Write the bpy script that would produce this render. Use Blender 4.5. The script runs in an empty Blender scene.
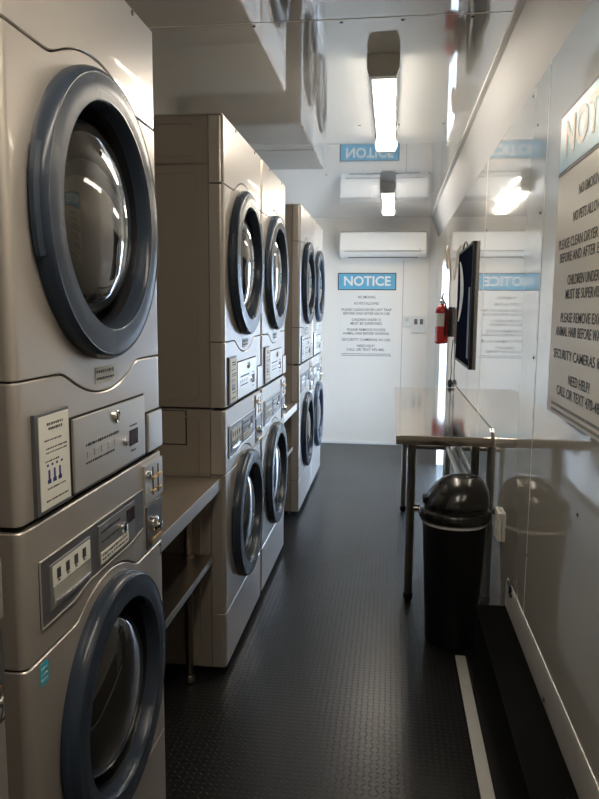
import bpy, bmesh, math, random
from mathutils import Vector, Matrix
random.seed(7)
sc = bpy.context.scene
COL = sc.collection
PI = math.pi

# ------------------------------------------------------------------ materials
def mat(name, col, rough=.5, metal=0., spec=.5, coat=0., emit=None, estr=0., bump=None, ior=None, noise=None):
    m = bpy.data.materials.new(name); m.use_nodes = True
    nt = m.node_tree; b = nt.nodes['Principled BSDF']
    b.inputs['Base Color'].default_value = (*col, 1)
    b.inputs['Roughness'].default_value = rough
    b.inputs['Metallic'].default_value = metal
    b.inputs['Specular IOR Level'].default_value = spec
    if ior: b.inputs['IOR'].default_value = ior
    if coat:
        b.inputs['Coat Weight'].default_value = coat; b.inputs['Coat Roughness'].default_value = .03
    if emit:
        b.inputs['Emission Color'].default_value = (*emit, 1); b.inputs['Emission Strength'].default_value = estr
    tc = nt.nodes.new('ShaderNodeTexCoord')
    if noise:   # (scale, amount) gentle wear / tone variation of the surface itself
        n = nt.nodes.new('ShaderNodeTexNoise'); n.inputs['Scale'].default_value = noise[0]; n.inputs['Detail'].default_value = 4
        nt.links.new(tc.outputs['Object'], n.inputs['Vector'])
        mx = nt.nodes.new('ShaderNodeMixRGB'); mx.blend_type = 'MIX'
        mx.inputs[1].default_value = (*[c*(1-noise[1]) for c in col], 1); mx.inputs[2].default_value = (*[min(1, c*(1+noise[1])) for c in col], 1)
        nt.links.new(n.outputs['Fac'], mx.inputs[0]); nt.links.new(mx.outputs[0], b.inputs['Base Color'])
    if bump:    # (scale, strength, distance)
        n = nt.nodes.new('ShaderNodeTexNoise'); n.inputs['Scale'].default_value = bump[0]; n.inputs['Detail'].default_value = 2
        nt.links.new(tc.outputs['Object'], n.inputs['Vector'])
        bp = nt.nodes.new('ShaderNodeBump'); bp.inputs['Strength'].default_value = bump[1]; bp.inputs['Distance'].default_value = bump[2]
        nt.links.new(n.outputs['Fac'], bp.inputs['Height']); nt.links.new(bp.outputs['Normal'], b.inputs['Normal'])
    return m

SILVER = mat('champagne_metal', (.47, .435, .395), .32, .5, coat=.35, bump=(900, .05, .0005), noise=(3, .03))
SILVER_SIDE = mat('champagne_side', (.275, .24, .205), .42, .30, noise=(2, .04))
PLATE = mat('control_plate', (.58, .55, .50), .28, .6)
DARKPL = mat('dark_grey_panel', (.10, .10, .105), .35, .2)
RING = mat('slate_ring', (.030, .042, .062), .26, 0, spec=.28, coat=.05)
RING_IN = mat('ring_inner', (.012, .013, .016), .25, .0)
GLASS = mat('tinted_door_glass', (.022, .021, .019), .035, 0, spec=.9, coat=.6)
SEAM = mat('seam_dark', (.018, .016, .014), .8)
CHROME = mat('chrome', (.75, .75, .76), .12, 1.)
BRASS = mat('brass', (.75, .5, .22), .28, 1.)
BLACK = mat('black_plastic', (.005, .005, .006), .42, spec=.3)
BLACKM = mat('black_metal', (.003, .0028, .0025), .55, 0, spec=.05, ior=1.3, noise=(6, .3), bump=(5, .06, .01))
RUBBER = mat('black_rubber', (.015, .015, .016), .6)
DISPLAY = mat('display_red_black', (.035, .008, .010), .15)
PAPER = mat('printed_white_card', (.72, .72, .66), .5)
LABELG = mat('label_grey_print', (.55, .55, .50), .5)
INK = mat('ink_dark', (.03, .03, .035), .5)
INKB = mat('ink_blue', (.03, .05, .25), .5)
CYAN = mat('cyan_sticker', (.03, .38, .52), .4)
STEEL = mat('stainless_steel', (.64, .575, .505), .10, 1., bump=(2.5, .015, .02))
STEELB = mat('brushed_steel', (.58, .52, .44), .36, .9)
STEELLEG = mat('steel_leg', (.42, .38, .32), .28, 1.)
GALV = mat('galvanised', (.35, .35, .36), .45, .8)
WHITE = mat('white_gloss_wall', (.66, .64, .59), .05, .22, spec=.8, coat=.7, bump=(2.6, .07, .022))
CEILW = mat('white_gloss_ceiling', (.60, .60, .59), .035, .25, spec=.9, coat=1., bump=(1.3, .03, .03))
WHITEB = mat('white_back_wall', (.82, .77, .70), .35, 0, bump=(2, .03, .02))
TRIMW = mat('white_trim', (.70, .69, .66), .3)
ALU = mat('aluminium_trim', (.62, .61, .58), .35, .4, noise=(9, .12))
ACW = mat('aircon_white', (.84, .79, .72), .4)
BLUE = mat('sign_blue', (.13, .42, .60), .35)
SIGNW = mat('sign_white', (.80, .76, .70), .4)
SIGNG = mat('sign_cream', (.60, .56, .48), .35)
RED = mat('extinguisher_red', (.42, .022, .015), .25, .1, coat=.4)
LENS = mat('lamp_lens', (1, 1, 1), .4, emit=(1., .885, .73), estr=18.5)
LAMPCAP = mat('lamp_grey', (.62, .61, .57), .4, .1)
BAG = mat('bag_white', (.65, .65, .66), .5)
LIDM = mat('bin_lid', (.010, .010, .010), .22, coat=.2)
CREAM = mat('cream_tube', (.72, .62, .52), .5)
CONCRETE = mat('outdoor_concrete', (.62, .62, .60), .9, noise=(2, .1))
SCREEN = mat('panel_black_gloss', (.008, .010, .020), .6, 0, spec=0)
SCREW = mat('screw_dark', (.08, .07, .06), .4, .6)

def floor_mat():
    m = bpy.data.materials.new('floor_diamond_tread'); m.use_nodes = True
    nt = m.node_tree; N = nt.nodes; L = nt.links; b = N['Principled BSDF']
    b.inputs['Base Color'].default_value = (.0075, .0072, .0068, 1)
    b.inputs['Roughness'].default_value = .40; b.inputs['Specular IOR Level'].default_value = .34
    tc = N.new('ShaderNodeTexCoord')
    def mth(op, a, c=None, d=None):
        n = N.new('ShaderNodeMath'); n.operation = op
        for i, v in enumerate((a, c, d)):
            if v is None: continue
            if isinstance(v, (int, float)): n.inputs[i].default_value = v
            else: L.new(v, n.inputs[i])
        return n.outputs[0]
    sep = N.new('ShaderNodeSeparateXYZ'); L.new(tc.outputs['Object'], sep.inputs[0])
    u = mth('MULTIPLY', sep.outputs[0], 1/.0195); v = mth('MULTIPLY', sep.outputs[1], 1/.0195)
    fu = mth('FLOOR', u); fv = mth('FLOOR', v)
    par = mth('PINGPONG', mth('ADD', fu, fv), 1)
    a = mth('SUBTRACT', mth('SUBTRACT', u, fu), .5); c = mth('SUBTRACT', mth('SUBTRACT', v, fv), .5)
    sgn = mth('SUBTRACT', mth('MULTIPLY', par, 2), 1)
    sa = mth('MULTIPLY', a, sgn)
    p = mth('MULTIPLY', mth('ADD', sa, c), .7071); q = mth('MULTIPLY', mth('SUBTRACT', c, sa), .7071)
    e = mth('ADD', mth('POWER', mth('ABSOLUTE', mth('MULTIPLY', p, 1/.36)), 2), mth('POWER', mth('ABSOLUTE', mth('MULTIPLY', q, 1/.12)), 2))
    hgt = mth('SUBTRACT', 1, e); hgt = mth('MAXIMUM', hgt, 0); hgt = mth('POWER', hgt, .5)
    bp = N.new('ShaderNodeBump'); bp.inputs['Strength'].default_value = .9; bp.inputs['Distance'].default_value = .0030
    L.new(hgt, bp.inputs['Height']); L.new(bp.outputs['Normal'], b.inputs['Normal'])
    n = N.new('ShaderNodeTexNoise'); n.inputs['Scale'].default_value = 2.5; n.inputs['Detail'].default_value = 5
    L.new(tc.outputs['Object'], n.inputs['Vector'])
    r = N.new('ShaderNodeMapRange'); r.inputs[3].default_value = .27; r.inputs[4].default_value = .34
    L.new(n.outputs['Fac'], r.inputs[0]); L.new(r.outputs[0], b.inputs['Roughness'])
    return m
FLOOR = floor_mat()

# ------------------------------------------------------------------ mesh helpers
class MB:
    def __init__(s): s.bm = bmesh.new()
    def face(s, vs):
        try: s.bm.faces.new(vs)
        except ValueError: pass
    def grid(s, rows, closed=False, smooth=True):
        R = [[s.bm.verts.new(p) for p in r] for r in rows]
        for i in range(len(R)-1):
            n = len(R[i]); 
            for j in range(n if closed else n-1):
                k = (j+1) % n
                s.face([R[i][j], R[i][k], R[i+1][k], R[i+1][j]])
        return R
    def box(s, a, b, bev=0, seg=2):
        a = Vector(a); b = Vector(b); lo = Vector(map(min, a, b)); hi = Vector(map(max, a, b))
        t = bmesh.new(); bmesh.ops.create_cube(t, size=1)
        for v in t.verts: v.co = Vector(((lo[i]+hi[i])/2 + v.co[i]*(hi[i]-lo[i]) for i in range(3)))
        if bev: bmesh.ops.bevel(t, geom=t.edges[:], offset=min(bev, min(hi-lo)*.45), segments=seg, profile=.5, affect='EDGES')
        me = bpy.data.meshes.new('t'); t.to_mesh(me); t.free(); s.bm.from_mesh(me); bpy.data.meshes.remove(me); return s
    def lathe(s, prof, c, axis='x', n=48):
        """prof: (r, h) pairs revolved about the axis through c"""
        rows = []
        for r, h in prof:
            row = []
            for k in range(n):
                a = 2*PI*k/n; p, q = r*math.cos(a), r*math.sin(a)
                row.append({'x': (c[0]+h, c[1]+p, c[2]+q), 'y': (c[0]+p, c[1]+h, c[2]+q), 'z': (c[0]+p, c[1]+q, c[2]+h)}[axis])
            rows.append(row)
        s.grid(rows, closed=True); return s
    def tube(s, pts, r, n=10, cap=True):
        pts = [Vector(p) for p in pts]; rows = []
        ref = None
        for i, p in enumerate(pts):
            d = (pts[min(i+1, len(pts)-1)] - pts[max(i-1, 0)]).normalized()
            if ref is None: ref = d.orthogonal().normalized()
            ref = (ref - d*ref.dot(d)).normalized(); b = d.cross(ref)
            rows.append([p + r*(ref*math.cos(2*PI*k/n) + b*math.sin(2*PI*k/n)) for k in range(n)])
        R = s.grid(rows, closed=True)
        if cap: s.face(R[0][::-1]); s.face(R[-1])
        return s
    def poly(s, pts, axis, c0, c1):
        """2D outline extruded along an axis"""
        def P(p, c): return {'x': (c, p[0], p[1]), 'y': (p[0], c, p[1]), 'z': (p[0], p[1], c)}[axis]
        A = [s.bm.verts.new(P(p, c0)) for p in pts]; B = [s.bm.verts.new(P(p, c1)) for p in pts]
        s.face(A); s.face(B[::-1])
        for i in range(len(pts)): s.face([A[i], B[i], B[(i+1) % len(pts)], A[(i+1) % len(pts)]])
        return s
    def build(s, name, m, parent=None, off=(0, 0, 0), smooth=True, angle=35):
        bmesh.ops.recalc_face_normals(s.bm, faces=s.bm.faces[:])
        bmesh.ops.translate(s.bm, verts=s.bm.verts[:], vec=off)
        me = bpy.data.meshes.new(name); 
        if smooth:
            for f in s.bm.faces: f.smooth = True
            for e in s.bm.edges:
                if len(e.link_faces) == 2 and e.calc_face_angle(0) > math.radians(angle): e.smooth = False
        s.bm.to_mesh(me); s.bm.free(); me.materials.append(m)
        o = bpy.data.objects.new(name, me); COL.objects.link(o)
        if smooth:
            wn = o.modifiers.new('weighted', 'WEIGHTED_NORMAL'); wn.keep_sharp = True
        if parent: o.parent = parent
        return o

def tag(o, label=None, cat=None, group=None, kind=None):
    if label: o['label'] = label
    if cat: o['category'] = cat
    if group: o['group'] = group
    if kind: o['kind'] = kind
    return o
def thing(name, loc, label, cat, group=None):
    o = bpy.data.objects.new(name, None); COL.objects.link(o); o.location = loc; o.empty_display_size = .1
    return tag(o, label, cat, group)
def struct(o): o['kind'] = 'structure'; return o
def copy_tree(o, parent=None):
    c = o.copy(); COL.objects.link(c); c.parent = parent
    for ch in list(o.children): copy_tree(ch, c)
    return c
def rrect(cy, cz, w, h, r, n=5):
    pts = []
    for sx, sz, a0 in ((1, 1, 0), (-1, 1, PI/2), (-1, -1, PI), (1, -1, 3*PI/2)):
        for k in range(n+1):
            a = a0 + PI/2*k/n
            pts.append((cy+sx*(w/2-r)+r*math.cos(a), cz+sz*(h/2-r)+r*math.sin(a)))
    return pts
def text_mesh(lines, name, m, parent, place, bold=0.0, extrude=.0002):
    """lines: (string, height, x, y, width or None) centred on x; place: Matrix taking (x right, y up, z out) to the parent's space.  One part per line."""
    for s, size, x, y, w in lines:
        cu = bpy.data.curves.new('t', 'FONT'); cu.body = s; cu.size = size*1.38; cu.align_x = 'CENTER'; cu.align_y = 'CENTER'
        cu.extrude = extrude; cu.offset = bold; cu.resolution_u = 3
        ob = bpy.data.objects.new('t', cu); COL.objects.link(ob)
        dg = bpy.context.evaluated_depsgraph_get(); dg.update()
        me = bpy.data.meshes.new_from_object(ob.evaluated_get(dg)); me.name = name
        xs = [v.co.x for v in me.vertices]; k = w/(max(xs)-min(xs)) if w else 1
        for v in me.vertices: v.co = place @ Vector((v.co.x*k+x, v.co.y+y, v.co.z))
        bpy.data.objects.remove(ob); bpy.data.curves.remove(cu)
        me.materials.clear(); me.materials.append(m)
        o = bpy.data.objects.new(name, me); COL.objects.link(o); o.parent = parent
    return o

# ------------------------------------------------------------------ camera
cam = bpy.data.cameras.new('camera'); co = bpy.data.objects.new('camera', cam); COL.objects.link(co); sc.camera = co
f_px, yaw, pit, rol, H = 701.3078, .1291, .1284, .0078, 1.3382
fw = Vector((-math.sin(yaw)*math.cos(pit), math.cos(yaw)*math.cos(pit), -math.sin(pit)))
r0 = Vector((math.cos(yaw), math.sin(yaw), 0)); u0 = r0.cross(fw)
r1 = r0*math.cos(rol)+u0*math.sin(rol); u1 = u0*math.cos(rol)-r0*math.sin(rol)
co.matrix_world = Matrix(((r1.x, u1.x, -fw.x, 0), (r1.y, u1.y, -fw.y, 0), (r1.z, u1.z, -fw.z, H), (0, 0, 0, 1)))
cam.sensor_fit = 'VERTICAL'; cam.sensor_height = 32; cam.lens = 32*f_px/799; cam.clip_start = .05

# ------------------------------------------------------------------ room shell
XF, XR, XL, YB, YN, HC = -.57, .42, -1.36, 6.95, -1.3, 2.215
DY0, DY1, DZ = 5.36, 6.10, 1.72             # side doorway near the far corner
WT = .07
struct(MB().box((XL-.1, YN-.1, -.06), (XR+WT, YB+.1, 0)).build('floor', FLOOR))
cl = struct(MB().box((XL-.1, YN-.1, HC), (XR+WT, YB+.1, HC+.06)).build('ceiling', CEILW))
struct(MB().box((XL-.1, YN, 0), (XL, YB, HC)).build('wall_left', WHITE))
struct(MB().box((XL-.1, YB, 0), (XR+WT, YB+.1, HC)).build('wall_back', WHITEB))
struct(MB().box((XL-.1, YN-.1, 0), (XR+WT, YN, HC)).build('wall_front', WHITE))
wr = MB()
wr.box((XR, YN, 0), (XR+WT, DY0, HC)); wr.box((XR, DY1, 0), (XR+WT, YB, HC)); wr.box((XR, DY0, DZ), (XR+WT, DY1, HC))
wr = struct(wr.build('wall_right', WHITE))
# panel joints and rivets
MB().box((XR-.0008, 2.107, .42), (XR+.001, 2.110, 2.02)).build('panel_joint', TRIMW, wr)
MB().box((XR-.0012, 3.40, .42), (XR+.001, 3.404, 2.02)).build('panel_joint', TRIMW, wr)
def screw(p, ax, parent, r=.0045):
    pr = [(r, 0), (r*.9, -.002 if ax != 'xo' else .002), (0, -.003 if ax != 'xo' else .003)]
    MB().lathe(pr, p, 'x' if ax != 'z' else 'z', 10).build('screw', SCREW, parent)
for y, z in ((2.16, 1.62), (2.26, 1.89), (2.36, 2.0), (1.58, .89), (2.10, .61), (2.15, 1.2), (3.36, 1.7), (3.36, 1.2)):
    screw((XR, y, z), 'x', wr)
MB().box((XL, 2.262, HC-.0008), (.34, 2.266, HC+.001)).build('panel_joint', TRIMW, cl)
for x in (-.45, -.176, .012, .22):
    for y in (2.29, 3.52, 4.75): screw((x, y, HC), 'z', cl, .006)
MB().box((.098, YB-.002, .02), (.104, YB+.001, 1.81)).build('panel_joint', mat('joint_line_grey', (.45, .42, .38), .6), bpy.data.objects['wall_back'])  # vertical seam of the back wall, a greyer tone than the panels
# cove, corner post, base trims
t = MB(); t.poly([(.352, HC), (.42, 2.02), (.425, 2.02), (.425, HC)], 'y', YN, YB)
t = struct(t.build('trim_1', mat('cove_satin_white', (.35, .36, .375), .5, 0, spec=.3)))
MB().box((.333, YN, HC-.008), (.357, YB, HC), .003).build('cove_moulding', TRIMW, t)
struct(MB().poly([(.345, YB), (.42, YB-.075), (.42, YB)], 'z', 0, HC).build('trim_2', TRIMW))
b_ = MB(); b_.poly([(XR, .322), (XR-.005, .322), (XR-.006, .330), (XR-.006, .405), (XR-.002, .422), (XR, .422)], 'y', .1, 2.40)
struct(b_.build('baseboard_right', ALU))
MB().lathe([(.007, 0), (.006, -.003), (0, -.004)], (XR-.010, 1.75, .352), 'x', 12).build('screw', SCREW, bpy.data.objects['baseboard_right'])
struct(MB().box((XR-.008, 3.2, .30), (XR, 5.30, .44), .003).build('trim_3', TRIMW))
struct(MB().box((XL, YB-.012, 0), (.345, YB, .022), .003).build('baseboard_back', TRIMW))
# doorway frame, open door leaf, outside ground
fr = MB()
fr.box((XR-.006, DY0-.03, .001), (XR+WT+.006, DY0+.004, DZ+.03)); fr.box((XR-.006, DY1-.004, .001), (XR+WT+.006, DY1+.03, DZ+.03)); fr.box((XR-.0055, DY0+.004, DZ-.004), (XR+WT+.0055, DY1-.004, DZ+.03))
d1 = struct(fr.build('door_1', TRIMW))
MB().box((XR+WT+.01, DY0-.04, .02), (XR+WT+.75, DY0, DZ), .004).build('door_leaf', TRIMW, d1)
MB().tube([(XR+WT+.68, DY0+.0, .95), (XR+WT+.68, DY0+.045, .95), (XR+WT+.58, DY0+.045, .95)], .009).build('door_handle', CHROME, d1)
g = MB().box((XR+WT+.02, -6, -.65), (14, 18, -.6)).build('ground', CONCRETE); struct(g)

# ------------------------------------------------------------------ laundry machines
W = .683; HW = W/2; ZS = .988
def plan():
    """outline of a front panel in plan: side return, rounded edge, face; (x, y, nx, ny)"""
    r = .016; P = [(-.050, -HW, 0, -1), (-r, -HW, 0, -1)]
    for k in range(1, 7):
        a = -PI/2 + PI/2*k/6; P.append((-r+r*math.cos(a), -HW+r+r*math.sin(a), math.cos(a), math.sin(a)))
    n = 66
    for k in range(1, n): P.append((0, -HW+r+(W-2*r)*k/n, 1, 0))
    for k in range(0, 7):
        a = PI/2*k/6; P.append((-r+r*math.cos(a), HW-r+r*math.sin(a), math.cos(a), math.sin(a)))
    P.append((-.050, HW, 0, 1)); return P
PLAN = plan()
def sheet(lo, hi, e=.002, g=.0016, hole=None):
    m = MB(); rows = []
    mid = [(lambda y, t=t: (lo(y)+g+e)*(1-t)+(hi(y)-g-e)*t, 0) for t in [k/40 for k in range(1, 40)]] if hole else []
    for zf, ins in ((lambda y: lo(y)+g, .010), (lambda y: lo(y)+g, e), (lambda y: lo(y)+g+e, 0), *mid, (lambda y: hi(y)-g-e, 0), (lambda y: hi(y)-g, e), (lambda y: hi(y)-g, .010)):
        rows.append([(x-nx*ins, y-ny*ins, zf(y)) for x, y, nx, ny in PLAN])
    m.grid(rows)
    if hole:
        zc, r = hole
        bad = [f for f in m.bm.faces if math.hypot(f.calc_center_median().y, f.calc_center_median().z-zc) < r]
        bmesh.ops.delete(m.bm, geom=bad, context='FACES')
    return m
def smax(a, b, k=.006):
    m_ = max(a, b); return m_ + k*math.log(math.exp((a-m_)/k)+math.exp((b-m_)/k))
def circ(y, R): return math.sqrt(max(R*R-y*y, 0))
def door(parent, zc, R, off, yc=0.0):
    s = R/.262
    L_ = lambda pr: [(r*s, h) for r, h in pr]
    ring = MB().lathe(L_([(.2600, -.002), (.2620, .006), (.2622, .014), (.2600, .023), (.2550, .0300), (.2520, .0315), (.2490, .0305), (.238, .0325), (.222, .0330), (.210, .0320), (.2055, .0325), (.2025, .030), (.1995, .022), (.1970, .008), (.1960, -.004)]), (0, yc, zc), 'x', 96)
    d = ring.build('door', RING, parent, off)
    MB().lathe(L_([(.1962, .002), (.193, -.012), (.188, -.046), (.15, -.048)]), (0, yc, zc), 'x', 72).build('door_seal', RING_IN, d, off)
    MB().lathe(L_([(.188, -.046), (.186, -.036), (.178, -.018), (.163, -.001), (.140, .012), (.108, .021), (.07, .026), (.035, .0285), (.0005, .029)]), (0, yc, zc), 'x', 80).build('door_glass', GLASS, d, off)
    gp = MB(); rows = []
    for k in range(13):
        a = PI + (k-6)*.055
        rows.append([(x, yc+r*s*math.cos(a), zc+r*s*math.sin(a)) for r, x in ((.261, .002), (.268, .006), (.268, .014), (.261, .020))])
    gp.grid(rows); gp.build('door_grip', RING, d, off=off)
    for sg in (-1, 1):
        MB().box((-.002, yc+.245*s, zc+sg*.055-.018), (.010, yc+.275*s, zc+sg*.055+.018), .003).build('hinge', RING_IN, d, off)
    return d
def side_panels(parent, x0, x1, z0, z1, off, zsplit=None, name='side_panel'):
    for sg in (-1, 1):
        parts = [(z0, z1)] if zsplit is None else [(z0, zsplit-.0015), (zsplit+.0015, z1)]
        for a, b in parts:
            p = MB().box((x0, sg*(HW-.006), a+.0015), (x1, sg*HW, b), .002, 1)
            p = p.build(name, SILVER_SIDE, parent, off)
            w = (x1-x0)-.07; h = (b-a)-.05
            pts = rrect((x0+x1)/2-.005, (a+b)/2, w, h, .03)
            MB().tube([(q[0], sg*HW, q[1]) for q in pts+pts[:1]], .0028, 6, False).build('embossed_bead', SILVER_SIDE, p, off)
def scribble(par, off, x, y0, y1, z, h, n, m=None):
    """a row of small printed marks"""
    w = (y1-y0)/n; mb = MB()
    for k in range(n):
        a = y0+k*w; c = w*random.uniform(.45, .8); hh = h*random.uniform(.6, 1)
        mb.box((x, a, z-hh/2), (x+.0005, a+c, z+hh/2))
    mb.build('printed_line', m or INK, par, off, smooth=False)

def frame_ring(za, zb, zc, r):
    m = MB(); x0, x1 = -.0515, -.011
    m.box((x0, -HW+.008, zc+r), (x1, HW-.008, zb)); m.box((x0, -HW+.008, za), (x1, HW-.008, zc-r))
    m.box((x0, -HW+.008, zc-r), (x1, -r, zc+r)); m.box((x0, r, zc-r), (x1, HW-.008, zc+r))
    return m
def make_dryer():
    t = thing('tumble_dryer', (XF, 0, ZS+.002), 'x', 'dryer'); o = (0, 0, -ZS-.002)
    z0, z1 = ZS+.003, 1.98
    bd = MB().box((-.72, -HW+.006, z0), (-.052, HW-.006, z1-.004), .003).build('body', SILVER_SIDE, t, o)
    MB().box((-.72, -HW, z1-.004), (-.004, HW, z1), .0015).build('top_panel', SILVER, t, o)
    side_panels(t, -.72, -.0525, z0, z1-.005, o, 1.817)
    frame_ring(z0+.002, z1-.006, 1.51, .220).build('inner_frame', SEAM, t, o)
    arc = lambda y: smax(1.755, 1.465+circ(y, .340))
    dip = lambda y: -smax(-1.222, -(1.50-circ(y, .328)))
    sheet(arc, lambda y: z1-.003).build('upper_front_panel', SILVER, t, o)
    sheet(dip, arc, hole=(1.508, .232)).build('door_surround', SILVER, t, o)
    cp = sheet(lambda y: z0, dip).build('control_panel', SILVER, t, o)
    door(t, 1.508, .272, o, -.006)
    # brand badge under the door
    bg = MB().box((0, -.045, 1.190), (.0015, .052, 1.222), .0006).build('badge', LABELG, t, o)
    scribble(bg, o, .0015, -.04, .047, 1.213, .008, 9); scribble(bg, o, .0015, -.04, .047, 1.199, .006, 12)
    # instruction card in its holder
    hd = MB().box((-.001, -.298, .996), (.007, -.176, 1.166), .002).build('card_holder', DARKPL, t, o)
    cd = MB().box((.006, -.287, 1.003), (.0085, -.181, 1.160), .0008).build('instruction_card', PAPER, hd, o)
    for k, (z, n, a, b) in enumerate(((1.145, 8, -.26, -.20), (1.137, 8, -.255, -.205), (1.118, 10, -.27, -.21), (1.104, 13, -.265, -.19), (1.097, 13, -.265, -.19), (1.083, 8, -.27, -.22), (1.036, 12, -.265, -.20), (1.016, 15, -.27, -.19))):
        scribble(cd, o, .0084, a, b, z, .003 if k > 1 else .005, n)
    m = MB()
    for y in (-.258, -.239, -.220): m.box((.0084, y-.003, 1.047), (.0089, y+.003, 1.068)).box((.0084, y-.006, 1.045), (.0089, y+.006, 1.052))
    for y in (-.262, -.246, -.230, -.212): m.box((.0084, y-.003, 1.074), (.0089, y+.003, 1.078))
    m.build('card_pictogram', INKB, cd, o)
    # control plate with lock, keys and display
    MB().box((-.001, -.162, .996), (.0015, .217, 1.141)).build('plate_gap', SEAM, cp, o)
    pl = MB().box((.0, -.158, 1.000), (.006, .213, 1.137), .002).build('control_plate', PLATE, t, o)
    lk = MB().lathe([(.013, .005), (.013, .010), (.011, .012), (.009, .010), (.0005, .010)], (0, .038, 1.114), 'x', 24).build('lock', CHROME, pl, o)
    MB().box((.0095, .036, 1.108), (.0108, .040, 1.120)).build('keyway', SEAM, lk, o)
    MB().box((.0055, .112, 1.036), (.0075, .162, 1.071), .0006).build('display', DISPLAY, pl, o)
    MB().lathe([(.010, .005), (.0095, .010), (.0005, .0115)], (0, .088, 1.052), 'x', 20).build('start_button', CHROME, pl, o)
    for y in (-.095, -.062, -.029, .004, .037):
        MB().box((.0055, y-.010, 1.055), (.0072, y+.010, 1.068), .001).build('cycle_button', PLATE, pl, o)
    scribble(pl, o, .006, -.108, .055, 1.080, .006, 18); scribble(pl, o, .006, -.11, .03, 1.046, .005, 14); scribble(pl, o, .006, .115, .16, 1.080, .004, 5); scribble(pl, o, .006, .12, .155, 1.024, .005, 3)
    # coin vault cover
    cv = MB().box((-.001, .226, .994), (.0015, .334, 1.094)).build('vault_gap', SEAM, cp, o)
    MB().box((.0, .230, .998), (.008, .330, 1.090), .003).build('coin_cover', PLATE, t, o)
    for y in (-.150, .200):
        MB().lathe([(.006, 0), (.0055, .002), (.0005, .003)], (0, y, 1.967), 'x', 14).build('screw', SCREW, t, o)
    return t

def make_washer():
    t = thing('washing_machine', (XF, 0, 0), 'x', 'washing machine'); o = (0, 0, 0)
    z0, z1 = .030, ZS
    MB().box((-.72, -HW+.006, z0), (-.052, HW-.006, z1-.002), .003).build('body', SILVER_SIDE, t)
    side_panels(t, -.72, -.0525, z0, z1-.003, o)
    frame_ring(z0+.004, z1-.006, .524, .212).build('inner_frame', SEAM, t)
    for sx in (-.66, -.09):
        for sy in (-.28, .28): MB().lathe([(.022, 0), (.022, .010), (.010, .014), (.010, .034)], (sx, sy, 0), 'z', 16).build('foot', RUBBER, t)
    # side access cover and its handle recess
    sp = MB().box((-.40, -HW-.004, .862), (-.142, -HW, .978), .001).build('access_cover', SILVER_SIDE, t)
    MB().box((-.403, -HW-.0012, .857), (-.137, -HW+.001, .981)).build('cover_gap', SEAM, sp)
    MB().box((-.26, -HW-.008, .962), (-.20, -HW-.003, .974), .001).build('latch', SILVER_SIDE, sp)
    seam = lambda y: smax(.752, .524+circ(y, .273), .005)
    sheet(lambda y: z0, lambda y: .238).build('kick_panel', SILVER, t)
    sheet(lambda y: .238, seam, hole=(.524, .225)).build('door_surround', SILVER, t)
    cp = sheet(seam, lambda y: z1-.004).build('control_panel', SILVER, t)
    door(t, .520, .256, o, .012)
    # dark control fascia: outline sits above the seam
    fa = MB().poly([(-.292, .802), (-.292, .918), (.196, .918), (.196, .826), (.11, .815), (-.10, .815), (-.17, .802)], 'x', -.001, .003).build('control_fascia', DARKPL, t)
    pts = [(-.292, .802), (-.292, .918), (.196, .918), (.196, .826), (.11, .815), (-.10, .815), (-.17, .802)]
    MB().tube([(.003, p[0], p[1]) for p in pts+pts[:1]], .0016, 6, False).build('fascia_rim', PLATE, fa)
    dr = MB().box((.001, -.262, .820), (.005, -.098, .902), .002).build('detergent_drawer', GALV, t)
    lb = MB().box((.004, -.254, .860), (.0062, -.104, .897), .0006).build('drawer_label', PAPER, dr)
    for k in range(4):
        y = -.240+k*.034; m = MB()
        m.box((.0062, y, .871), (.0067, y+.014, .889)); m.box((.0062, y+.003, .866), (.0067, y+.011, .869))
        m.build('label_pictogram', INK, lb)
    gr = MB(); gr.poly([(-.252, .828), (-.252, .857), (-.106, .857), (-.106, .828)], 'x', .004, .006); gr.build('drawer_window', mat('drawer_clear', (.42, .42, .38), .1, .1, coat=.5), dr)
    MB().tube([(.0065, -.246, .833), (.0085, -.18, .831), (.0065, -.112, .833)], .0022, 8).build('drawer_handle', CHROME, dr)
    cpn = MB().box((.001, -.062, .822), (.0055, .138, .908), .002).build('control_display_panel', mat('dim_grey_panel', (.20, .20, .205), .4, .4), t)
    MB().box((.0055, .086, .868), (.0075, .130, .898), .0006).build('display', DISPLAY, cpn)
    MB().lathe([(.012, .005), (.011, .012), (.0005, .013)], (0, .066, .866), 'x', 20).build('start_button', CHROME, cpn)
    ls = MB().box((.0055, -.056, .828), (.0072, .092, .852), .0006).build('cycle_label', PAPER, cpn)
    scribble(ls, o, .0072, -.05, .086, .845, .004, 14); scribble(ls, o, .0072, -.05, .086, .836, .004, 12)
    scribble(cpn, o, .006, -.05, .05, .892, .005, 12); scribble(cpn, o, .006, -.05, .04, .872, .004, 10)
    # coin slide and drop box
    cs = MB().box((-.001, .204, .878), (.006, .332, .970), .002).build('coin_plate', PLATE, t)
    MB().lathe([(.010, .005), (.009, .014), (.0005, .015)], (0, .222, .945), 'x', 16).build('coin_return', CHROME, cs)
    for y in (.258, .296):
        s_ = MB().box((.005, y-.003, .888), (.0068, y+.003, .958)).build('coin_slot', SEAM, cs)
        MB().box((.006, y-.014, .928), (.014, y+.014, .936), .002).build('coin_lever', BRASS, cs)
        MB().box((.006, y-.012, .896), (.012, y+.012, .902), .002).build('coin_lever', BRASS, cs)
    dx = MB().box((-.001, .218, .762), (.004, .330, .866), .002).build('drop_box', DARKPL, t)
    MB().lathe([(.020, .003), (.019, .010), (.012, .014), (.010, .022), (.0005, .023)], (0, .270, .812), 'x', 24).build('box_lock', CHROME, dx)
    MB().box((.003, .236, .768), (.010, .312, .782), .003).build('box_lip', BRASS, dx)
    return t

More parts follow.
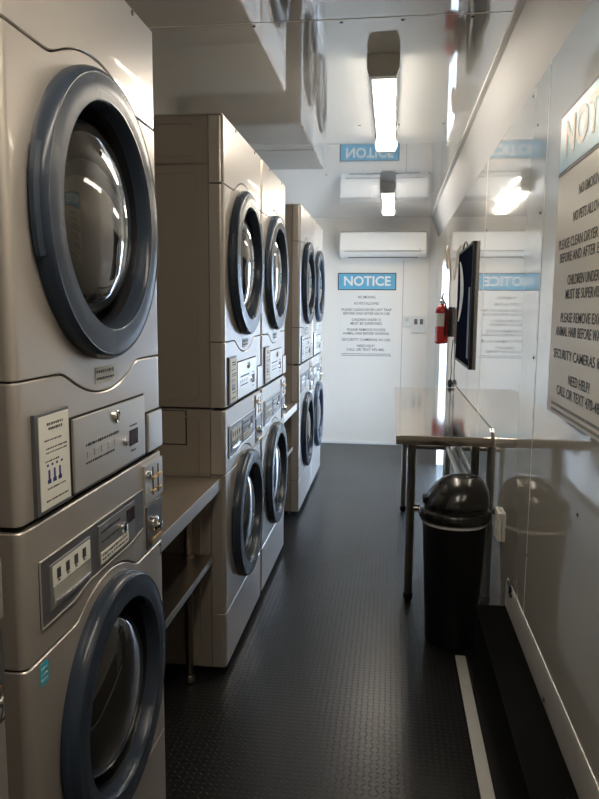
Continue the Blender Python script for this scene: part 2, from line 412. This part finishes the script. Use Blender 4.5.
dry0 = make_dryer(); wash0 = make_washer()
YS = [.26, 1.0, 2.368, 3.074, 4.386, 5.092]
dl = ['tumble dryer above the cut-off washer in the left foreground, outside the frame at the top',
      'largest silver tumble dryer, at upper left, with instruction card and grey ringed door',
      'upper dryer standing just beyond the near steel shelf, its whole brown side showing',
      'upper dryer joined to the far side of the second dryer in the row',
      'upper dryer just past the second gap, its narrow brown side facing the camera',
      'farthest tumble dryer, on the top row beside the white end wall']
wl = ['cut-off washer at the bottom left corner marked with a black numeral 2',
      'largest front-load washer, at lower left, with a small cyan sticker by its seam',
      'lower washer standing just beyond the near steel shelf, its side panel showing',
      'lower washer joined to the far side of the one beyond the near shelf',
      'lower washer just past the second gap, the far steel table touching its side',
      'farthest front-load washer, lower row, nearest the white end wall']
for i, y in enumerate(YS):
    d = dry0 if i == 0 else copy_tree(dry0); d.location = (XF, y+HW, ZS+.002); d['label'] = dl[i]; d['group'] = 'tumble dryers stacked on the washers'
    w = wash0 if i == 0 else copy_tree(wash0); w.location = (XF, y+HW, 0); w['label'] = wl[i]; w['group'] = 'front-load washers along the left wall'
    if i == 1:
        s = MB().box((0, -.300, .703), (.0008, -.272, .742)).build('sticker', CYAN, w); s['label'] = 'small cyan sticker'
        scribble(s, (0, 0, 0), .0008, -.297, -.275, .732, .004, 4, PAPER); scribble(s, (0, 0, 0), .0008, -.297, -.275, .722, .004, 5, PAPER); scribble(s, (0, 0, 0), .0008, -.297, -.275, .712, .004, 4, PAPER)
    if i == 0:
        PL = Matrix(((0, 0, 1, 0), (1, 0, 0, 0), (0, 1, 0, 0), (0, 0, 0, 1)))
        n_ = text_mesh([('2', .030, .322, .728, .017)], 'number_decal', INK, w, PL, .0008); n_['label'] = 'black numeral 2'

# ------------------------------------------------------------------ steel shelves between the machines (left)
def left_table(y0, y1, label):
    yc = (y0+y1)/2; t = thing('folding_table', (-.93, yc, 0), label, 'table', 'steel folding tables between the washers')
    hy = (y1-y0)/2
    o = (-.0, 0, 0)
    x0, x1 = -.37, .345
    MB().box((x0, -hy, .700), (x1, hy, .745), .003).build('tabletop', STEELB, t)
    MB().box((x0, -hy+.02, .445), (x1-.02, hy-.02, .470), .003).build('undershelf', STEELLEG, t)
    for sx in (x0+.05, .24):
        for sy in (-hy+.05, hy-.05):
            l = MB().tube([(sx, sy, .705), (sx, sy, .03)], .014, 14).build('leg', STEELLEG, t)
            MB().lathe([(.014, .03), (.018, .024), (.018, .006), (.012, 0)], (sx, sy, 0), 'z', 14).build('leg_foot', STEELLEG, l)
            MB().lathe([(.0145, .435), (.020, .438), (.020, .478), (.0145, .481)], (sx, sy, 0), 'z', 14).build('shelf_clamp', STEELLEG, l)
    return t
left_table(1.695, 2.358, 'near steel table filling the gap between the largest stack and the next')
left_table(3.768, 4.376, 'far steel table between two stacks, only its bright front corner showing')

# ------------------------------------------------------------------ stainless table on the right wall
t = thing('work_table', (.22, 3.86, 0), 'stainless steel folding table against the right wall behind the black bin', 'table')
TZ = .825; y0, y1 = 2.88-3.86, 4.72-3.86; x0, x1 = .03-.22, .417-.22
tt = MB().box((x0, y0, TZ-.040), (x1, y1, TZ), .004).build('tabletop', STEEL, t)
MB().poly([(y0+.06, TZ), (y1, TZ), (y1, TZ+.028), (y0+.06, TZ+.028), (y0+.0, TZ+.0)], 'x', x1-.004, x1).build('backsplash', STEEL, tt)
for sx in (.105-.22, .385-.22):
    for yy in (3.16-3.86, 4.62-3.86):
        l = MB().tube([(sx, yy, TZ-.036), (sx, yy, .035)], .019, 16).build('leg', STEELLEG, t)
        MB().lathe([(.019, .038), (.022, .034), (.022, .012), (.014, 0), (.0005, 0)], (sx, yy, 0), 'z', 16).build('leg_foot', BLACK, l)
for yy in (3.16-3.86, 4.62-3.86):
    b = MB().tube([(.105-.22, yy, .44), (.385-.22, yy, .44)], .015, 12).build('cross_bar', STEELLEG, t)
b = MB().tube([(.385-.22, 3.16-3.86, .44), (.385-.22, 4.62-3.86, .44)], .015, 12).build('stretcher', STEELLEG, t)

# ------------------------------------------------------------------ waste bin
bx, by = .268, 2.78
t = thing('waste_bin', (bx, by, 0), 'black round waste bin with glossy domed swing lid and white liner edge', 'bin')
MB().lathe([(.0005, .004), (.098, .004), (.102, .010), (.126, .500), (.130, .530), (.124, .530), (.098, .02), (.0005, .02)], (0, 0, 0), 'z', 48).build('bucket', BLACK, t)
MB().lathe([(.1285, .505), (.1315, .502), (.1325, .510), (.130, .516)], (0, 0, 0), 'z', 48).build('liner', BAG, t)
lid = MB().lathe([(.131, .515), (.141, .518), (.143, .530), (.140, .548), (.134, .556), (.128, .560), (.1255, .590), (.118, .625), (.102, .660), (.078, .687), (.045, .702), (.0005, .708)], (0, 0, 0), 'z', 56).build('lid', LIDM, t)
def lean(o):
    for v in o.data.vertices:
        if v.co.z > .56: k = (v.co.z-.56)/.15; v.co.x += .030*k; v.co.z -= .012*k
fl = MB(); rows = []
for i in range(15):
    th = math.radians(-62 + 124*i/14); row = []
    for j in range(15):
        ph = math.radians(6 + 62*j/14)
        # swing flap: patch of a slightly larger dome on the side towards the aisle
        r_ = .130; z_ = .560 + .150*math.sin(ph); rr = r_*math.cos(ph)
        a = -PI/2 + .1 + th
        row.append((rr*math.cos(a), rr*math.sin(a), z_))
    rows.append(row)
fl.grid(rows); fo = fl.build('swing_flap', LIDM, lid)
lean(lid); lean(fo)
so = fo.modifiers.new('s', 'SOLIDIFY'); so.thickness = .005; so.offset = 1
MB().box((-.128, -.030, .575), (-.108, .030, .602), .004).build('flap_pivot', BLACK, lid)

# ------------------------------------------------------------------ black metal wheel cover and pale strip on the floor
t = thing('wheel_box', (.37, 1.4, 0), 'black metal wheel box running along the foot of the right wall', 'wheel cover')
MB().box((-.053, -1.3, 0), (.047, .995, .316), .003).build('cover', BLACKM, t)
MB().box((-.058, -1.3, .308), (.049, .999, .322), .003).build('top_plate', BLACKM, t)
k = MB().box((.276, .1, 0), (.315, 2.64, .006), .001).build('floor_strip', ALU)
tag(k, 'pale grey metal strip on the black floor along the foot of the wheel box', 'strip')
hk = MB(); hk.tube([(XR-.006, 2.30, .405), (XR-.010, 2.30, .43), (XR-.012, 2.32, .44), (XR-.004, 2.33, .425)], .005, 8)
hk.box((XR-.012, 2.28, .400), (XR-.001, 2.32, .408)); hk = hk.build('cable_clip', BLACK); tag(hk, 'small black clip on the right wall at the far end of the wheel box', 'clip')

# ------------------------------------------------------------------ wall plate
t = thing('outlet_box', (XR, 2.62, .53), 'cream cable outlet plate low on the right wall beside the bin', 'outlet')
MB().box((-.014, -.045, -.04), (0, .045, .07), .004).build('cover_plate', TRIMW, t)
for z in (-.01, .045): MB().box((-.0155, -.014, z-.013), (-.013, .014, z+.013), .002).build('socket', LABELG, t)

# ------------------------------------------------------------------ notices
SIGN = ['NO SMOKING', 'NO PETS ALLOWED', 'PLEASE CLEAN DRYER LINT TRAP', 'BEFORE AND AFTER EACH USE', 'CHILDREN UNDER 12', 'MUST BE SUPERVISED',
        'PLEASE REMOVE EXCESS', 'ANIMAL HAIR BEFORE WASHING', 'SECURITY CAMERAS IN USE', 'NEED HELP?', 'CALL OR TEXT 470-480-']
def sign(name, loc, w, h, place, label, m_bg, head=.165):
    t = thing(name, loc, label, 'notice')
    def slab(x0, x1, y0, y1, d0, d1):
        b = MB(); ps = [place @ Vector(p) for p in ((x0, y0, d0), (x1, y1, d1))]
        return b.box(tuple(ps[0]), tuple(ps[1]))
    slab(-w/2, w/2, -h/2, h/2, 0, .004).build('board', m_bg, t)
    hb = slab(-w/2, w/2, h/2-head, h/2, .004, .0055).build('header_border', INK, t)
    slab(-w/2+.008, w/2-.008, h/2-head+.008, h/2-.008, .0055, .0065).build('header_panel', BLUE, hb)
    text_mesh([('NOTICE', head*.55, 0, h/2-head/2, w*.80)], 'header_lettering', SIGNW, hb, place @ Matrix.Translation((0, 0, .0075)), .003)
    ys = [.085, .16, .235, .280, .355, .400, .475, .520, .595, .670, .715]
    ws = [.30, .43, .86, .80, .50, .54, .66, .80, .84, .30, .66]
    ls = [(s, .026*h/.815, 0, h/2-head-yy*(h-head)/.80, ww*w) for s, yy, ww in zip(SIGN, ys, ws)]
    text_mesh(ls, 'body_lettering', INK, t, place @ Matrix.Translation((0, 0, .0048)), .0001)
    m = bpy.data.materials.get('fine_print_grey') or mat('fine_print_grey', (.2, .2, .2), .5)
    b = MB()
    for r_, z in enumerate((.765, .785)):
        x = -w*.42
        zz = h/2-head-z*(h-head)/.80
        while x < w*.42:
            c = random.uniform(.008, .022)
            ps = [place @ Vector(p) for p in ((x, zz-.004, .004), (x+c, zz+.003, .0046))]; b.box(tuple(ps[0]), tuple(ps[1])); x += c+.004
    b.build('fine_print', m, t)
    return t
PB = Matrix(((1, 0, 0, 0), (0, 0, -1, 0), (0, 1, 0, 0), (0, 0, 0, 1)))      # back wall: x right, y up, faces -Y
sign('notice_sign', (-.248, YB-.001, 1.283), .565, .815, PB, 'white rule sheet headed NOTICE on the far end wall under the air conditioner', SIGNW)
PR = Matrix(((0, 0, -1, 0), (-1, 0, 0, 0), (0, 1, 0, 0), (0, 0, 0, 1)))     # right wall: x right is -Y, faces -X
sign('notice_sign', (XR-.001, 1.618, 1.452), .60, .745, PR, 'large cream rule sheet headed NOTICE cut by the right edge, on the right wall', SIGNG, .150)

# ------------------------------------------------------------------ air conditioner
t = thing('air_conditioner', (-.10, YB, 1.83), 'long white split air conditioner high on the far end wall', 'air conditioner')
sec = [(0, .0), (0, .24), (-.17, .24), (-.195, .225), (-.205, .18), (-.205, .065), (-.19, .040), (-.15, .008), (-.12, 0)]
m = MB(); m.poly([(p[0], p[1]) for p in sec], 'x', -.405, .405); m.build('housing', ACW, t)
MB().box((-.395, -.2075, .058), (.395, -.203, .225), .003).build('front_panel', ACW, t)
MB().box((-.36, -.20, .0515), (.36, -.2055, .0545)).build('panel_gap', SEAM, t)
v = MB(); v.poly([(-.196, .046), (-.199, .043), (-.152, .006), (-.148, .009)], 'x', -.33, .33); v.build('louvre', ACW, t)
MB().box((-.33, -.150, -.001), (.33, -.10, .001)).build('air_outlet', SEAM, t)
MB().box((.335, -.208, .068), (.35, -.2065, .078)).build('indicator', LABELG, t)

# ------------------------------------------------------------------ thermostats
t = thing('thermostat', (.152, YB, 1.225), 'small white thermostat left of the switch plate on the far wall', 'thermostat')
MB().box((-.042, -.020, -.052), (.042, 0, .052), .005).build('case', TRIMW, t)
MB().box((-.025, -.0212, .0), (.012, -.019, .034), .001).build('screen', LABELG, t)
t = thing('switch_plate', (.262, YB, 1.198), 'white double switch plate with two dark rockers on the far wall', 'switch')
MB().box((-.066, -.014, -.080), (.066, 0, .080), .004).build('plate', TRIMW, t)
for x in (-.030, .024): MB().box((x-.016, -.018, .000), (x+.016, -.013, .052), .002).build('rocker_switch', mat('rocker_grey', (.12, .12, .13), .4), t)

# ------------------------------------------------------------------ fire extinguisher
t = thing('fire_extinguisher', (.352, 5.10, 1.10), 'red fire extinguisher hanging on the right wall near the far corner', 'fire extinguisher')
MB().lathe([(.0005, .0), (.035, 0), (.044, .008), (.047, .02), (.047, .225), (.042, .250), (.028, .268), (.016, .275), (.016, .285)], (0, 0, 0), 'z', 32).build('cylinder', RED, t)
hd = MB().lathe([(.016, .280), (.018, .284), (.018, .305), (.010, .312), (.010, .325), (.0005, .326)], (0, 0, 0), 'z', 18).build('valve', CHROME, t)
m = MB(); m.box((-.008, -.075, .305), (.008, .02, .312), .002); m.build('carry_handle', CHROME, t, smooth=True)
m = MB(); m.tube([(0, .01, .322), (0, -.03, .335), (0, -.075, .352)], .006, 8); m.build('squeeze_lever', BLACK, t)
MB().lathe([(.013, 0), (.013, .006), (.0005, .007)], (0, 0, 0), 'x', 16).build('gauge', SIGNW, hd, (.0, -.022, .295))
MB().tube([(.005, -.01, .30), (.02, -.05, .285), (.025, -.062, .24), (.022, -.056, .15), (.02, -.052, .06)], .006, 8).build('hose', BLACK, t)
lb = MB(); rows = []
for z in (.125, .215): rows.append([(.0476*math.cos(a), .0476*math.sin(a), z) for a in [math.radians(200+8*k) for k in range(12)]])
lb.grid(rows); lb.build('label', LABELG, t)
MB().box((.045, -.02, .05), (.068, .02, .26), .003).build('wall_bracket', BLACK, t)

# ------------------------------------------------------------------ black framed panel on right wall
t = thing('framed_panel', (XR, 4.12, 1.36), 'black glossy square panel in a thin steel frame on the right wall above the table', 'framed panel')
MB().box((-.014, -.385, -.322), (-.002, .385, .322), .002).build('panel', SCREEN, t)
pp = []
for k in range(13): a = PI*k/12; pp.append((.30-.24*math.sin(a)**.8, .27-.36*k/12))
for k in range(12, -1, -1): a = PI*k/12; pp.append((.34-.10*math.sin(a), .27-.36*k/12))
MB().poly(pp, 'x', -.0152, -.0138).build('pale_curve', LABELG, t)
MB().box((-.0150, -.30, -.28), (-.0138, -.22, .10), .0005).build('grey_band', mat('panel_navy', (.03, .045, .09), .5), t)
fm = MB()
for a, b in (((-.018, -.392, .316), (0, .392, .330)), ((-.018, -.392, -.330), (0, .392, -.316)), ((-.018, -.394, -.33), (0, -.384, .33)), ((-.018, .384, -.33), (0, .394, .33))): fm.box(a, b, .002)
fm.build('frame', BLACK, t)
MB().tube([(-.018, -.12, .328), (-.018, -.06, .352), (-.018, 0, .360), (-.018, .06, .352), (-.018, .12, .328)], .005, 8).build('hanger', BLACK, t)

# ------------------------------------------------------------------ looped hose and hanging cord
pts = [(.375+.03*math.cos(a)*.6, 5.0+.12*math.cos(a), 1.70+.075*math.sin(a)) for a in [i*PI/8 for i in range(17)]]
h_ = MB().tube(pts+[(.40, 5.12, 1.62), (.41, 5.13, 1.55)], .009, 10).build('looped_tube', CREAM)
tag(h_, 'cream loop of tubing on the right wall above the fire extinguisher', 'tube')
t = thing('hanging_cord', (.405, 4.86, .84), 'thin black cord with an oval plug hanging below the fire extinguisher', 'cord')
MB().tube([(0, 0, 0), (.006, .0, .08), (.002, .01, .16), (.01, .0, .30)], .003, 6).build('cord', BLACK, t)
MB().lathe([(.0005, -.03), (.012, -.024), (.017, 0), (.012, .024), (.0005, .03)], (0, 0, .0), 'z', 16).build('plug', BLACK, t)

# ------------------------------------------------------------------ ceiling lamps
def lamp(y0, y1, label):
    t = thing('ceiling_lamp', (-.05, (y0+y1)/2, HC), label, 'ceiling light', 'LED batten lights on the ceiling')
    h = (y1-y0)/2
    bs = MB(); bs.poly([(-.052, 0), (.052, 0), (.050, -.022), (.044, -.030), (-.044, -.030), (-.050, -.022)], 'y', -h+.02, h-.02); bs.build('housing', TRIMW, t)
    ln = MB()
    prof = [(-.043, -.030)] + [(-.043*math.cos(a), -.030-.040*math.sin(a)) for a in [PI*k/10 for k in range(1, 10)]] + [(.043, -.030)]
    ln.poly(prof, 'y', -h+.03, h-.03); ln.build('lens', LENS, t)
    for s_ in (-1, 1):
        c = MB(); c.poly([(-.056, 0), (.056, 0), (.056, -.045), (.045, -.074), (-.045, -.074), (-.056, -.045)], 'y', s_*h, s_*(h-.035)); c.build('end_cap', LAMPCAP, t)
    return t
lamp(2.57, 3.78, 'near long ceiling lamp, the larger of the two lit battens')
lamp(5.04, 6.25, 'far ceiling lamp in front of the air conditioner')
lamp(.10, 1.31, 'ceiling lamp overhead of the camera position, seen only mirrored in the dryer glass')

# ------------------------------------------------------------------ world
w = bpy.data.worlds.new('world'); sc.world = w; w.use_nodes = True
bg = w.node_tree.nodes['Background']; bg.inputs[0].default_value = (.54, .73, 1.0, 1); bg.inputs[1].default_value = 11.5
la = bpy.data.lights.new('doorway_portal', 'AREA'); la.shape = 'RECTANGLE'; la.size = DY1-DY0; la.size_y = DZ; la.cycles.is_portal = True
lo = bpy.data.objects.new('doorway_portal', la); COL.objects.link(lo); lo.location = (XR+WT, (DY0+DY1)/2, DZ/2)
lo.rotation_euler = (PI/2, 0, PI/2)
sc.view_settings.view_transform = 'Standard'; sc.view_settings.look = 'None'; sc.view_settings.gamma = 1
sc.view_settings.use_curve_mapping = False; sc.view_settings.exposure = 0.95
